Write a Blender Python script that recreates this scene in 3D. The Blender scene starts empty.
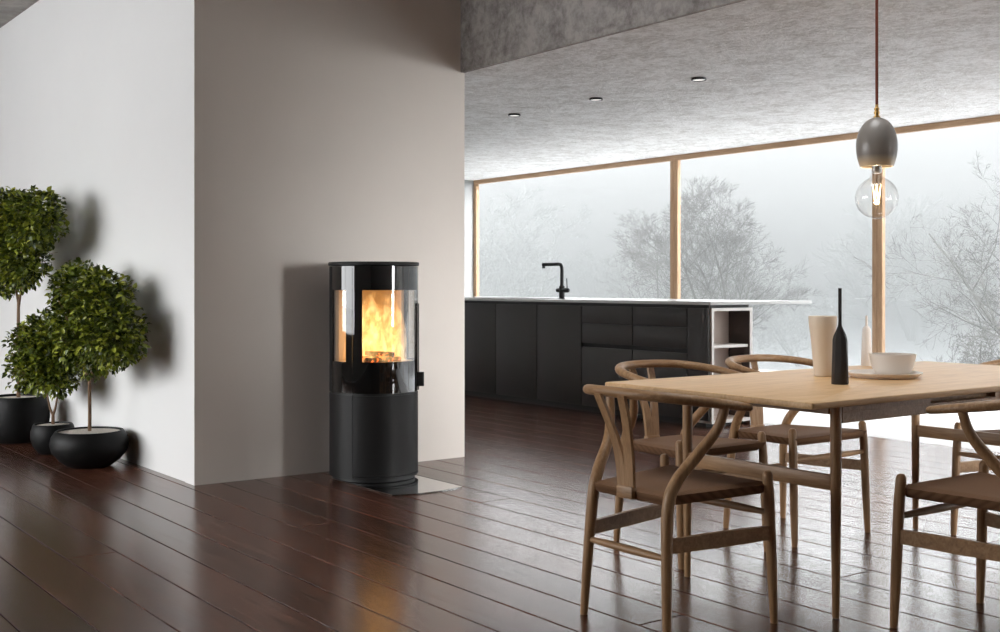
import bpy, bmesh, math, random
from mathutils import Vector, Matrix, noise

C = bpy.context.scene
col = C.collection

# ------------------------------------------------------------------ camera
CAM_H = 1.08
F_PX, HORIZON = 1166.1, 285.0
TH = math.radians(36.377)                     # camera looks TH to the +Y side of -X
FWD = Vector((-math.cos(TH), math.sin(TH), 0))
cam_data = bpy.data.cameras.new('camera')
cam = bpy.data.objects.new('camera', cam_data)
col.objects.link(cam)
cam.location = (0, 0, CAM_H)
cam.rotation_euler = (math.radians(90), 0, math.atan2(FWD.y, FWD.x) - math.pi / 2)
cam_data.sensor_width = 36.0
cam_data.lens = 36.0 * F_PX / 1000.0
cam_data.shift_y = -(316.0 - HORIZON) / 1000.0
cam_data.clip_end = 600
C.camera = cam

# ------------------------------------------------------------------ view + exposure
C.view_settings.view_transform = 'Standard'
C.view_settings.look = 'None'
C.view_settings.gamma = 1.0
C.view_settings.use_curve_mapping = False
C.view_settings.exposure = 0.0
C.cycles.use_denoising = True
C.cycles.max_bounces = 12
C.cycles.diffuse_bounces = 5
C.cycles.glossy_bounces = 5
C.cycles.transparent_max_bounces = 24
C.cycles.transmission_bounces = 6
C.cycles.volume_bounces = 2
C.cycles.sample_clamp_indirect = 6.0
C.cycles.caustics_reflective = False
C.cycles.caustics_refractive = False

# ------------------------------------------------------------------ sky
SKY_HORIZON, SKY_MID, SKY_ZENITH, SKY_GLOW, SIDE_GLOW = 0.90, 8.5, 8.5, 6.5, 122.0
world = bpy.data.worlds.new('winter_sky')
C.world = world
world.use_nodes = True
nt = world.node_tree
nt.nodes.clear()
def wn(t, **kw):
    n = nt.nodes.new(t)
    for k, v in kw.items():
        setattr(n, k, v)
    return n
w_out = wn('ShaderNodeOutputWorld')
w_bg = wn('ShaderNodeBackground')
w_tc = wn('ShaderNodeTexCoord')
w_sep = wn('ShaderNodeSeparateXYZ')
nt.links.new(w_tc.outputs['Generated'], w_sep.inputs[0])
w_el = wn('ShaderNodeFloatCurve')                                     # overcast: brighter overhead, plus a low band added to brighten the floor
w_cv = w_el.mapping.curves[0]
w_cv.points[0].location = (0.0, SKY_HORIZON / 10.0)
w_cv.points[1].location = (1.0, SKY_ZENITH / 10.0)
for p_ in ((0.145, SKY_HORIZON / 10.0), (0.215, SKY_MID / 10.0), (0.35, 5.0 / 10.0), (0.6, 4.6 / 10.0)):
    w_cv.points.new(*p_)
for p_ in w_cv.points: p_.handle_type = 'VECTOR'
w_el.mapping.update()
nt.links.new(w_sep.outputs['Z'], w_el.inputs['Value'])
w_el5 = wn('ShaderNodeMath', operation='MULTIPLY')
w_el5.inputs[1].default_value = 10.0
nt.links.new(w_el.outputs[0], w_el5.inputs[0])
w_dot = wn('ShaderNodeVectorMath', operation='DOT_PRODUCT')           # broad sky glow added on the -Y side to light the white wall
w_dot.inputs[1].default_value = Vector((-0.25, -0.95, 0.06)).normalized()
nt.links.new(w_tc.outputs['Generated'], w_dot.inputs[0])
w_gl = wn('ShaderNodeMapRange', interpolation_type='SMOOTHSTEP')
w_gl.inputs['From Min'].default_value = 0.35
w_gl.inputs['From Max'].default_value = 1.0
w_gl.inputs['To Min'].default_value = 0.0
w_gl.inputs['To Max'].default_value = SKY_GLOW
nt.links.new(w_dot.outputs['Value'], w_gl.inputs['Value'])
w_add = wn('ShaderNodeMath', operation='ADD')
nt.links.new(w_el5.outputs[0], w_add.inputs[0])
nt.links.new(w_gl.outputs[0], w_add.inputs[1])
w_dot2 = wn('ShaderNodeVectorMath', operation='DOT_PRODUCT')          # narrow sky glow added on the +X side to light the stove wall
w_dot2.inputs[1].default_value = Vector((1.0, 0.23, 0.06)).normalized()
nt.links.new(w_tc.outputs['Generated'], w_dot2.inputs[0])
w_gl2 = wn('ShaderNodeMapRange', interpolation_type='SMOOTHSTEP')
w_gl2.inputs['From Min'].default_value = 0.978
w_gl2.inputs['From Max'].default_value = 1.0
w_gl2.inputs['To Min'].default_value = 0.0
w_gl2.inputs['To Max'].default_value = SIDE_GLOW
nt.links.new(w_dot2.outputs['Value'], w_gl2.inputs['Value'])
w_add2 = wn('ShaderNodeMath', operation='ADD')
nt.links.new(w_add.outputs[0], w_add2.inputs[0])
nt.links.new(w_gl2.outputs[0], w_add2.inputs[1])
w_bg.inputs['Color'].default_value = (0.975, 0.99, 1.0, 1)
nt.links.new(w_add2.outputs[0], w_bg.inputs['Strength'])
nt.links.new(w_bg.outputs[0], w_out.inputs[0])

# ------------------------------------------------------------------ dimensions of the room (metres)
X_CHIM, Y_CHIM0, Y_CHIM1 = -6.03, 2.404, 4.165
Z_KIT, Z_HIGH = 2.413, 3.215
Y_WIN = 8.55
X_END, X_RIGHT, Y_FRONT = -12.18, 3.4, -3.6

def portal(name, loc, size, rot):
    l = bpy.data.lights.new(name, 'AREA')
    l.shape = 'RECTANGLE'
    l.size, l.size_y = size
    l.cycles.is_portal = True
    o = bpy.data.objects.new(name, l)
    o.location = loc
    o.rotation_euler = rot
    col.objects.link(o)
R90 = math.pi / 2
portal('daylight_kitchen_window', ((X_END + X_RIGHT) / 2, Y_WIN + 0.2, 1.2), (X_RIGHT - X_END, 2.4), (-R90, 0, 0))
portal('daylight_front_window', (-7.9, Y_FRONT - 0.25, 1.8), (7.0, 2.6), (R90, 0, 0))
portal('added_roof_daylight', (-2.7, 3.15, Z_HIGH + 1.05), (1.6, 1.75), (0, 0, 0))  # guides sky light through the added roof light
portal('added_side_daylight', (X_RIGHT + 0.25, 6.85, 1.2), (2.4, 1.5), (0, R90, 0))  # guides sky light through the added side opening

# ------------------------------------------------------------------ materials
def mat(name, color=(0.8, 0.8, 0.8), rough=0.5, metal=0.0, spec=0.5, coat=0.0):
    m = bpy.data.materials.new(name)
    m.use_nodes = True
    b = m.node_tree.nodes['Principled BSDF']
    b.inputs['Base Color'].default_value = (*color, 1)
    b.inputs['Roughness'].default_value = rough
    b.inputs['Metallic'].default_value = metal
    b.inputs['Specular IOR Level'].default_value = spec
    b.inputs['Coat Weight'].default_value = coat
    return m
class NT:
    """small helper to wire nodes"""
    def __init__(s, m):
        s.t = m.node_tree
        s.b = s.t.nodes.get('Principled BSDF')
    def n(s, typ, props=None, **inp):
        k = s.t.nodes.new(typ)
        for a, v in (props or {}).items():
            setattr(k, a, v)
        for a, v in inp.items():
            a = a.replace('_', ' ')
            if isinstance(v, bpy.types.NodeSocket):
                s.t.links.new(v, k.inputs[a])
            else:
                k.inputs[a].default_value = v
        return k
    def l(s, a, b):
        s.t.links.new(a, b)
    def ramp(s, fac, stops):
        k = s.t.nodes.new('ShaderNodeValToRGB')
        e = k.color_ramp.elements
        while len(e) < len(stops):
            e.new(0.5)
        for q, (p, c) in zip(e, stops):
            q.position = p
            q.color = (*c, 1) if len(c) == 3 else c
        s.l(fac, k.inputs[0])
        return k.outputs[0]
    def coords(s, kind='Object', scale=(1, 1, 1), rot=(0, 0, 0), loc=(0, 0, 0)):
        tc = s.n('ShaderNodeTexCoord')
        mp = s.n('ShaderNodeMapping')
        s.l(tc.outputs[kind], mp.inputs[0])
        mp.inputs['Scale'].default_value = scale
        mp.inputs['Rotation'].default_value = rot
        mp.inputs['Location'].default_value = loc
        return mp.outputs[0]
    def noise(s, vec, scale, detail=4, rough=0.55, dist=0.0):
        k = s.n('ShaderNodeTexNoise', Scale=scale, Detail=detail, Roughness=rough, Distortion=dist)
        s.l(vec, k.inputs['Vector'])
        return k.outputs['Fac']
    def bump(s, h, strength=0.2, dist=0.01):
        k = s.n('ShaderNodeBump', Strength=strength, Distance=dist)
        s.l(h, k.inputs['Height'])
        s.l(k.outputs[0], s.b.inputs['Normal'])
    def color(s, c):
        s.l(c, s.b.inputs['Base Color'])

def plaster_mat(name, c, amp=0.05):
    m = mat(name, c, 0.75, spec=0.25)
    t = NT(m)
    v = t.coords()
    n1 = t.noise(v, 1.3, 6, 0.6)
    lo = tuple(x * (1 - amp) for x in c)
    hi = tuple(min(1, x * (1 + amp)) for x in c)
    t.color(t.ramp(n1, [(0.3, lo), (0.7, hi)]))
    t.bump(t.noise(v, 60, 4), 0.04, 0.01)
    return m

def concrete_mat(name, lo, hi, scale=2.0, stretch=(1, 1, 1), bump=0.5, stops=(0.36, 0.60)):
    m = mat(name, hi, 0.8, spec=0.25)
    t = NT(m)
    v = t.coords(scale=stretch)
    n1 = t.noise(v, scale, 9, 0.68, 0.6)
    n2 = t.noise(v, scale * 5, 8, 0.7, 0.3)
    mx = t.n('ShaderNodeMix', {'data_type': 'FLOAT'})
    mx.inputs[0].default_value = 0.5
    t.l(n1, mx.inputs[2]); t.l(n2, mx.inputs[3])
    t.color(t.ramp(mx.outputs[0], [(stops[0], lo), (stops[1], hi)]))
    t.bump(mx.outputs[0], bump, 0.03)
    return m

def wood_mat(name, lo, mid, hi, rough=0.45, axis='Y', scale=1.0, spec=0.4):
    m = mat(name, mid, rough, spec=spec)
    t = NT(m)
    oi = t.n('ShaderNodeObjectInfo')
    st = {'X': (0.7, 9, 9), 'Y': (9, 0.7, 9), 'Z': (9, 9, 0.7)}[axis]
    v = t.coords(scale=tuple(q * scale for q in st))
    ad = t.n('ShaderNodeVectorMath', {'operation': 'ADD'})
    t.l(v, ad.inputs[0]); t.l(oi.outputs['Random'], ad.inputs[1])
    n1 = t.noise(ad.outputs[0], 3.0, 6, 0.6, 1.2)
    n2 = t.noise(ad.outputs[0], 14.0, 4, 0.6, 0.3)
    mx = t.n('ShaderNodeMix', {'data_type': 'FLOAT'})
    mx.inputs[0].default_value = 0.4
    t.l(n1, mx.inputs[2]); t.l(n2, mx.inputs[3])
    t.color(t.ramp(mx.outputs[0], [(0.3, lo), (0.5, mid), (0.68, hi)]))
    t.bump(n2, 0.05, 0.004)
    return m

M = {}
M['white_wall'] = plaster_mat('white_plaster', (0.84, 0.84, 0.835), 0.012)
M['warm_wall'] = plaster_mat('warm_grey_plaster', (0.74, 0.682, 0.625), 0.03)
M['room_wall'] = plaster_mat('pale_plaster', (0.50, 0.48, 0.46), 0.02)
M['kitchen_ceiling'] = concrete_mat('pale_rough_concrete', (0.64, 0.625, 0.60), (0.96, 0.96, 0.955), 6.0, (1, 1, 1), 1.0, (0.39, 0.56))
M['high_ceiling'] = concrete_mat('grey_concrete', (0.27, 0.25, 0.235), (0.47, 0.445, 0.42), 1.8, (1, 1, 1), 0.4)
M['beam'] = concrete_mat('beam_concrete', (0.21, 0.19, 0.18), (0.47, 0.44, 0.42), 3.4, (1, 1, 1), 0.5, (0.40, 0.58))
M['stone_floor'] = plaster_mat('white_stone', (0.74, 0.74, 0.74), 0.02)
M['oak_frame'] = wood_mat('pale_oak_window_wood', (0.36, 0.22, 0.12), (0.50, 0.32, 0.19), (0.60, 0.41, 0.26), 0.5, 'X', 0.8)
M['oak_post'] = wood_mat('pale_oak_post_wood', (0.36, 0.22, 0.12), (0.50, 0.32, 0.19), (0.60, 0.41, 0.26), 0.5, 'Z', 0.8)
M['oak_top'] = wood_mat('oak_table_wood', (0.54, 0.32, 0.145), (0.69, 0.435, 0.215), (0.79, 0.54, 0.295), 0.45, 'Y', 1.0, 0.35)
M['oak'] = wood_mat('oak_furniture_wood', (0.20, 0.106, 0.048), (0.33, 0.188, 0.090), (0.46, 0.285, 0.150), 0.42, 'Z', 1.2)
M['oak_x'] = wood_mat('oak_rail_wood', (0.20, 0.106, 0.048), (0.33, 0.188, 0.090), (0.46, 0.285, 0.150), 0.42, 'X', 1.2)
M['black_front'] = mat('matt_black_lacquer', (0.042, 0.037, 0.034), 0.42, spec=0.45)
M['black_steel'] = mat('black_steel', (0.012, 0.012, 0.012), 0.38, spec=0.5)
M['black_plinth'] = mat('black_plinth', (0.008, 0.008, 0.008), 0.5)
M['stove_steel'] = mat('satin_black_stove_steel', (0.012, 0.0115, 0.0115), 0.5, spec=0.3)
M['black_glass'] = mat('black_printed_glass', (0.004, 0.004, 0.004), 0.03, spec=0.6, coat=0.6)
M['pot_black'] = mat('matt_black_ceramic', (0.0065, 0.0065, 0.0065), 0.5, spec=0.22)
M['counter'] = mat('pale_grey_composite', (0.60, 0.60, 0.59), 0.22, spec=0.5)
M['niche'] = mat('blush_lacquer', (0.62, 0.53, 0.48), 0.5)
M['niche_edge'] = mat('white_lacquer', (0.80, 0.77, 0.74), 0.45)
M['cream_ceramic'] = mat('cream_ceramic', (0.80, 0.69, 0.56), 0.5, spec=0.35)
M['white_ceramic'] = mat('white_ceramic', (0.78, 0.72, 0.66), 0.4, spec=0.4)
M['black_ceramic'] = mat('black_ceramic', (0.018, 0.016, 0.016), 0.5, spec=0.4)
M['brass'] = mat('brass', (0.65, 0.42, 0.16), 0.3, metal=1.0)
M['cord_red'] = mat('rust_red_textile_cord', (0.20, 0.045, 0.025), 0.8)
M['lamp_grey'] = mat('grey_ceramic_glaze', (0.235, 0.215, 0.195), 0.33, spec=0.45, coat=0.15)
M['steel'] = mat('brushed_steel', (0.55, 0.55, 0.55), 0.3, metal=1.0)
M['vermiculite'] = mat('beige_firebox_board', (0.62, 0.50, 0.36), 0.85)
M['soil'] = mat('pale_gravel', (0.55, 0.50, 0.46), 0.9)
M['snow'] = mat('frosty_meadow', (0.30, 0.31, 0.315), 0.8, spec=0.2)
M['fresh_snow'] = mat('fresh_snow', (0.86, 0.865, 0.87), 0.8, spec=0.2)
M['bounce_snow'] = mat('bounce_snow', (0.48, 0.49, 0.50), 0.8, spec=0.2)
M['end_paint'] = plaster_mat('light_grey_plaster', (0.42, 0.43, 0.43), 0.01)
M['niche_shade'] = mat('dark_brown_shade', (0.05, 0.038, 0.033), 0.5)
M['white_metal'] = mat('white_metal', (0.8, 0.8, 0.8), 0.4)

# lamp shade: grey glaze, with the bulb's glow painted cream at its lower rim
t = NT(M['lamp_grey'])
v = t.coords()
sp = t.n('ShaderNodeSeparateXYZ'); t.l(v, sp.inputs[0])
t.color(t.ramp(sp.outputs['Z'], [(0.0, (0.85, 0.72, 0.52)), (0.008, (0.82, 0.66, 0.45)), (0.042, (0.27, 0.245, 0.222)), (0.3, (0.25, 0.23, 0.21))]))

# gravel
t = NT(M['soil'])
v = t.coords()
vo = t.n('ShaderNodeTexVoronoi', Scale=90.0); t.l(v, vo.inputs['Vector'])
t.color(t.ramp(vo.outputs['Distance'], [(0.0, (0.80, 0.74, 0.68)), (0.8, (0.55, 0.49, 0.44))]))
t.bump(vo.outputs['Distance'], 0.5, 0.01)

# paper cord seat
def cord_mat():
    m = mat('woven_paper_cord', (0.24, 0.14, 0.08), 0.75, spec=0.2)
    t = NT(m)
    v = t.coords()
    s = t.n('ShaderNodeSeparateXYZ'); t.l(v, s.inputs[0])
    ax = t.n('ShaderNodeMath', {'operation': 'ABSOLUTE'}); t.l(s.outputs['X'], ax.inputs[0])
    ay = t.n('ShaderNodeMath', {'operation': 'ABSOLUTE'}); t.l(s.outputs['Y'], ay.inputs[0])
    mx = t.n('ShaderNodeMath', {'operation': 'MAXIMUM'}); t.l(ax.outputs[0], mx.inputs[0]); t.l(ay.outputs[0], mx.inputs[1])
    mu = t.n('ShaderNodeMath', {'operation': 'MULTIPLY'}); t.l(mx.outputs[0], mu.inputs[0]); mu.inputs[1].default_value = 2 * math.pi / 0.007
    si = t.n('ShaderNodeMath', {'operation': 'SINE'}); t.l(mu.outputs[0], si.inputs[0])
    mr = t.n('ShaderNodeMapRange'); t.l(si.outputs[0], mr.inputs[0]); mr.inputs[1].default_value = -1
    t.color(t.ramp(mr.outputs[0], [(0.0, (0.135, 0.070, 0.036)), (0.5, (0.18, 0.095, 0.05)), (1.0, (0.20, 0.108, 0.057))]))
    t.bump(mr.outputs[0], 0.25, 0.003)
    return m
M['cord'] = cord_mat()

# dark hardwood planks, each board its own tone
def plank_mat():
    m = mat('dark_red_hardwood', (0.06, 0.025, 0.018), 0.28, spec=0.5)
    m.node_tree.nodes['Principled BSDF'].inputs['IOR'].default_value = 1.70
    t = NT(m)
    g = t.n('ShaderNodeNewGeometry')
    rnd = g.outputs['Random Per Island']
    v = t.coords(scale=(0.6, 9, 1))
    mu = t.n('ShaderNodeMath', {'operation': 'MULTIPLY'}); t.l(rnd, mu.inputs[0]); mu.inputs[1].default_value = 37.0
    cb = t.n('ShaderNodeCombineXYZ'); t.l(mu.outputs[0], cb.inputs['Z']); t.l(mu.outputs[0], cb.inputs['X'])
    ad = t.n('ShaderNodeVectorMath', {'operation': 'ADD'}); t.l(v, ad.inputs[0]); t.l(cb.outputs[0], ad.inputs[1])
    n1 = t.noise(ad.outputs[0], 2.4, 7, 0.65, 0.8)
    n2 = t.noise(ad.outputs[0], 11, 6, 0.65, 0.4)
    mx = t.n('ShaderNodeMix', {'data_type': 'FLOAT'}); mx.inputs[0].default_value = 0.5
    t.l(n1, mx.inputs[2]); t.l(n2, mx.inputs[3])
    c = t.ramp(mx.outputs[0], [(0.36, (0.022, 0.0085, 0.0055)), (0.5, (0.080, 0.029, 0.017)), (0.66, (0.19, 0.080, 0.047))])
    hs = t.n('ShaderNodeHueSaturation'); t.l(c, hs.inputs['Color'])
    mr = t.n('ShaderNodeMapRange'); t.l(rnd, mr.inputs[0]); mr.inputs[3].default_value = 0.72; mr.inputs[4].default_value = 1.3
    t.l(mr.outputs[0], hs.inputs['Value'])
    t.color(hs.outputs[0])
    rr = t.n('ShaderNodeMapRange'); t.l(n1, rr.inputs[0]); rr.inputs[3].default_value = 0.20; rr.inputs[4].default_value = 0.26
    t.l(rr.outputs[0], t.b.inputs['Roughness'])
    return m
M['plank'] = plank_mat()
M['gap'] = mat('dark_joint', (0.012, 0.008, 0.006), 0.8)

# clear pane: mostly let through, mirror grows at grazing angles
def pane_mat(name, tint=(1, 1, 1), lo=0.04, hi=0.9, blend=0.15, rough=0.0):
    m = bpy.data.materials.new(name); m.use_nodes = True
    t = m.node_tree; t.nodes.clear()
    o = t.nodes.new('ShaderNodeOutputMaterial')
    mix = t.nodes.new('ShaderNodeMixShader')
    tr = t.nodes.new('ShaderNodeBsdfTransparent'); tr.inputs[0].default_value = (*tint, 1)
    gl = t.nodes.new('ShaderNodeBsdfGlossy'); gl.inputs['Roughness'].default_value = rough
    lw = t.nodes.new('ShaderNodeLayerWeight'); lw.inputs['Blend'].default_value = blend
    mr = t.nodes.new('ShaderNodeMapRange'); mr.inputs[3].default_value = lo; mr.inputs[4].default_value = hi
    pw = t.nodes.new('ShaderNodeMath'); pw.operation = 'POWER'; pw.inputs[1].default_value = 2.0
    t.links.new(lw.outputs['Facing'], pw.inputs[0])
    t.links.new(pw.outputs[0], mr.inputs[0]); t.links.new(mr.outputs[0], mix.inputs[0])
    t.links.new(tr.outputs[0], mix.inputs[1]); t.links.new(gl.outputs[0], mix.inputs[2])
    t.links.new(mix.outputs[0], o.inputs[0])
    return m
M['window_glass'] = pane_mat('window_glass', lo=0.01, hi=0.35)
M['stove_glass'] = pane_mat('stove_glass', (0.96, 0.95, 0.93), lo=0.05, hi=0.95, blend=0.5)
M['bulb_glass'] = pane_mat('bulb_glass', (0.985, 0.98, 0.97), lo=0.05, hi=0.75, blend=0.35)
M['hearth_glass'] = pane_mat('hearth_glass', (0.90, 0.93, 0.92), lo=0.12, hi=1.0, blend=0.75, rough=0.04)

def emit_mat(name, color, strength):
    m = bpy.data.materials.new(name); m.use_nodes = True
    b = m.node_tree.nodes['Principled BSDF']
    b.inputs['Base Color'].default_value = (0, 0, 0, 1)
    b.inputs['Emission Color'].default_value = (*color, 1)
    b.inputs['Emission Strength'].default_value = strength
    return m
M['lens'] = emit_mat('lit_downlight_lens', (1.0, 0.97, 0.92), 1.0)
M['filament'] = emit_mat('glowing_filament', (1.0, 0.72, 0.38), 6.0)

# leaves
def leaf_mat():
    m = mat('glossy_green_leaf', (0.08, 0.16, 0.02), 0.38, spec=0.4)
    t = NT(m)
    g = t.n('ShaderNodeNewGeometry')
    t.color(t.ramp(g.outputs['Random Per Island'], [(0.0, (0.025, 0.040, 0.006)), (0.45, (0.085, 0.118, 0.012)), (0.75, (0.22, 0.26, 0.024)), (1.0, (0.42, 0.45, 0.06))]))
    t.b.inputs['Transmission Weight'].default_value = 0.0
    return m
M['leaf'] = leaf_mat()
M['bark'] = wood_mat('young_tree_bark', (0.10, 0.055, 0.03), (0.20, 0.12, 0.07), (0.30, 0.20, 0.125), 0.8, 'Z', 2.0)

# ------------------------------------------------------------------ mesh helpers
def finish(name, bm, m, parent=None, smooth=True, angle=38):
    me = bpy.data.meshes.new(name)
    bmesh.ops.recalc_face_normals(bm, faces=bm.faces)
    bm.to_mesh(me); bm.free()
    for x in (m if isinstance(m, (list, tuple)) else [m]):
        me.materials.append(x)
    if smooth:
        me.shade_smooth()
        me.set_sharp_from_angle(angle=math.radians(angle))
    o = bpy.data.objects.new(name, me)
    col.objects.link(o)
    if parent is not None:
        o.parent = parent
    return o
def tag(o, label=None, cat=None, group=None, kind=None):
    if label: o['label'] = label
    if cat: o['category'] = cat
    if group: o['group'] = group
    if kind: o['kind'] = kind
    return o
def empty(name, loc=(0, 0, 0), rz=0, **kw):
    o = bpy.data.objects.new(name, None)
    o.empty_display_size = 0.1
    o.location = loc
    o.rotation_euler = (0, 0, rz)
    col.objects.link(o)
    return tag(o, **kw)
def struct(name, bm, m, **kw):
    return tag(finish(name, bm, m, **kw), kind='structure')
def box(bm, x0, x1, y0, y1, z0, z1, bev=0.0, seg=2):
    vs = [bm.verts.new((x, y, z)) for z in (z0, z1) for y in (y0, y1) for x in (x0, x1)]
    fs = [bm.faces.new([vs[i] for i in q]) for q in
          ((0, 2, 3, 1), (4, 5, 7, 6), (0, 1, 5, 4), (2, 6, 7, 3), (0, 4, 6, 2), (1, 3, 7, 5))]
    if bev > 0:
        es = list({e for f in fs for e in f.edges})
        bmesh.ops.bevel(bm, geom=es, offset=bev, segments=seg, affect='EDGES', profile=0.5)
def B(*a, **k):
    bm = bmesh.new(); box(bm, *a, **k); return bm
def catmull(pts, n):
    P = [Vector(p) for p in pts]
    out = []
    for i in range(len(P) - 1):
        p0 = P[i - 1] if i > 0 else P[i] * 2 - P[i + 1]
        p1, p2 = P[i], P[i + 1]
        p3 = P[i + 2] if i + 2 < len(P) else P[i + 1] * 2 - P[i]
        for k in range(n):
            s = k / n
            out.append(0.5 * ((2 * p1) + (p2 - p0) * s + (2 * p0 - 5 * p1 + 4 * p2 - p3) * s * s + (3 * p1 - p0 - 3 * p2 + p3) * s ** 3))
    out.append(P[-1].copy())
    return out
def tube(bm, pts, rad, sides=10, n=6, round_ends=True, squash=1.0, up=None):
    """swept round bar; pts are (x,y,z), rad a list per control point or one number; squash flattens along the frame's second axis"""
    if not isinstance(rad, (list, tuple)):
        rad = [rad] * len(pts)
    P4 = catmull([Vector((*p, r)).resized(4) if False else Vector((p[0], p[1], p[2])) for p, r in zip(pts, rad)], n) if n > 1 else [Vector(p) for p in pts]
    if n > 1:
        rr = []
        for i in range(len(rad) - 1):
            for k in range(n):
                s = k / n
                rr.append(rad[i] * (1 - s) + rad[i + 1] * s)
        rr.append(rad[-1])
    else:
        rr = list(rad)
    P = list(P4)
    if round_ends:
        def cap(p, q, r):
            dr = (p - q).normalized()
            return [(p + dr * r * 0.45, r * 0.86), (p + dr * r * 0.80, r * 0.52)]
        a = cap(P[0], P[1], rr[0]); b = cap(P[-1], P[-2], rr[-1])
        P = [a[1][0], a[0][0]] + P + [b[0][0], b[1][0]]
        rr = [a[1][1], a[0][1]] + rr + [b[0][1], b[1][1]]
    T = []
    for i in range(len(P)):
        T.append((P[min(i + 1, len(P) - 1)] - P[max(i - 1, 0)]).normalized())
    u = Vector(up) if up else (Vector((0, 0, 1)) if abs(T[0].z) < 0.9 else Vector((1, 0, 0)))
    rings = []
    for i, (p, r) in enumerate(zip(P, rr)):
        u = (u - T[i] * u.dot(T[i])).normalized()
        w = T[i].cross(u)
        rings.append([bm.verts.new(p + (u * math.cos(a) * squash + w * math.sin(a)) * r) for a in [2 * math.pi * k / sides for k in range(sides)]])
    for a, b in zip(rings, rings[1:]):
        for k in range(sides):
            bm.faces.new((a[k], a[(k + 1) % sides], b[(k + 1) % sides], b[k]))
    bm.faces.new(rings[0][::-1]); bm.faces.new(rings[-1])
def lathe(bm, prof, n=40, c=(0, 0, 0), a0=0.0, a1=2 * math.pi):
    full = abs(a1 - a0 - 2 * math.pi) < 1e-6
    rings = []
    for r, z in prof:
        if r < 1e-6:
            rings.append([bm.verts.new((c[0], c[1], c[2] + z))])
        else:
            cnt = n if full else n + 1
            rings.append([bm.verts.new((c[0] + r * math.cos(a0 + (a1 - a0) * k / n), c[1] + r * math.sin(a0 + (a1 - a0) * k / n), c[2] + z)) for k in range(cnt)])
    for a, b in zip(rings, rings[1:]):
        for k in range(n):
            k2 = (k + 1) % n if full else k + 1
            q = []
            q.append(a[k] if len(a) > 1 else a[0])
            if len(a) > 1: q.append(a[k2])
            if len(b) > 1: q.append(b[k2])
            q.append(b[k] if len(b) > 1 else b[0])
            if len(q) >= 3:
                try: bm.faces.new(q)
                except ValueError: pass
def shell(bm, r0, r1, z0, z1, a0, a1, n=24, c=(0, 0, 0)):
    """curved slab between two radii and two angles"""
    V = []
    for k in range(n + 1):
        a = a0 + (a1 - a0) * k / n
        V.append([bm.verts.new((c[0] + r * math.cos(a), c[1] + r * math.sin(a), c[2] + z)) for r, z in ((r0, z0), (r1, z0), (r1, z1), (r0, z1))])
    for a, b in zip(V, V[1:]):
        for i in range(4):
            bm.faces.new((a[i], a[(i + 1) % 4], b[(i + 1) % 4], b[i]))
    bm.faces.new(V[0]); bm.faces.new(V[-1][::-1])
def prism(bm, outline, z0, z1, bev=0.0, seg=2):
    a = [bm.verts.new((x, y, z0)) for x, y in outline]
    b = [bm.verts.new((x, y, z1)) for x, y in outline]
    n = len(a)
    fs = [bm.faces.new(a[::-1]), bm.faces.new(b)]
    for i in range(n):
        fs.append(bm.faces.new((a[i], a[(i + 1) % n], b[(i + 1) % n], b[i])))
    if bev:
        es = [e for f in fs[:2] for e in f.edges]
        bmesh.ops.bevel(bm, geom=es, offset=bev, segments=seg, affect='EDGES', profile=0.5)
def round_rect(x0, x1, y0, y1, r, n=6):
    out = []
    for cx, cy, s in ((x1 - r, y1 - r, 0), (x0 + r, y1 - r, 1), (x0 + r, y0 + r, 2), (x1 - r, y0 + r, 3)):
        for k in range(n + 1):
            a = (s + k / n) * math.pi / 2
            out.append((cx + r * math.cos(a), cy + r * math.sin(a)))
    return out
def copy_tree(o, parent=None):
    c = o.copy()
    col.objects.link(c)
    if parent is not None: c.parent = parent
    for ch in list(o.children):
        copy_tree(ch, c)
    return c

# ================================================================== THE SETTING
# floor boards run along X, 0.2 m wide, 10 m long, laid as bevelled boards over a dark joint
def build_floor():
    bm = bmesh.new()
    g, bv = 0.0018, 0.0035
    y0 = 0.95
    i0 = math.floor((Y_FRONT - y0) / 0.2)
    i = i0
    while y0 + i * 0.2 < 7.06:
        ya, yb = max(y0 + i * 0.2, Y_FRONT), min(y0 + (i + 1) * 0.2, 7.06)
        off = -4.72 + ((i - 2) % 5) * 2.0
        xs = sorted({X_END, X_RIGHT} | {off + k * 10.0 for k in range(-3, 4) if X_END + 0.05 < off + k * 10.0 < X_RIGHT - 0.05})
        for xa, xb in zip(xs, xs[1:]):
            v = []
            for z, ins in [(-0.02, g)] + [(-bv * (1 - math.sin(k * math.pi / 10)), g + bv * (1 - math.cos(k * math.pi / 10))) for k in range(6)]:
                v.append([bm.verts.new(p) for p in ((xa + ins, ya + ins, z), (xb - ins, ya + ins, z), (xb - ins, yb - ins, z), (xa + ins, yb - ins, z))])
            for a, b in zip(v, v[1:]):
                for k in range(4):
                    bm.faces.new((a[k], a[(k + 1) % 4], b[(k + 1) % 4], b[k]))
            bm.faces.new(v[-1])
        i += 1
    o = finish('floor', bm, M['plank'], smooth=False)
    tag(o, kind='structure')
    struct('floor_base', B(X_END, X_RIGHT, Y_FRONT, 7.06, -0.2, -0.012), M['gap'], smooth=False)
    struct('floor_stone', B(X_END, X_RIGHT, 7.06, Y_WIN + 0.25, -0.2, 0.0), M['stone_floor'], smooth=False)
build_floor()

# chimney breast / dividing wall: white long side, warm grey stove side tinted warmer for light off the floor
bm = B(X_END, X_CHIM - 0.10, Y_CHIM0, Y_CHIM1, 0, Z_HIGH)
struct('wall_left', bm, M['white_wall'], smooth=False)
bm = bmesh.new()
box(bm, X_CHIM - 0.135, X_CHIM, Y_CHIM0 - 0.006, Y_CHIM1, 0, Z_HIGH)
o = struct('wall_chimney', bm, [M['warm_wall'], M['white_wall']], smooth=False)
for p in o.data.polygons:
    if p.normal.y < -0.5: p.material_index = 1
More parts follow.
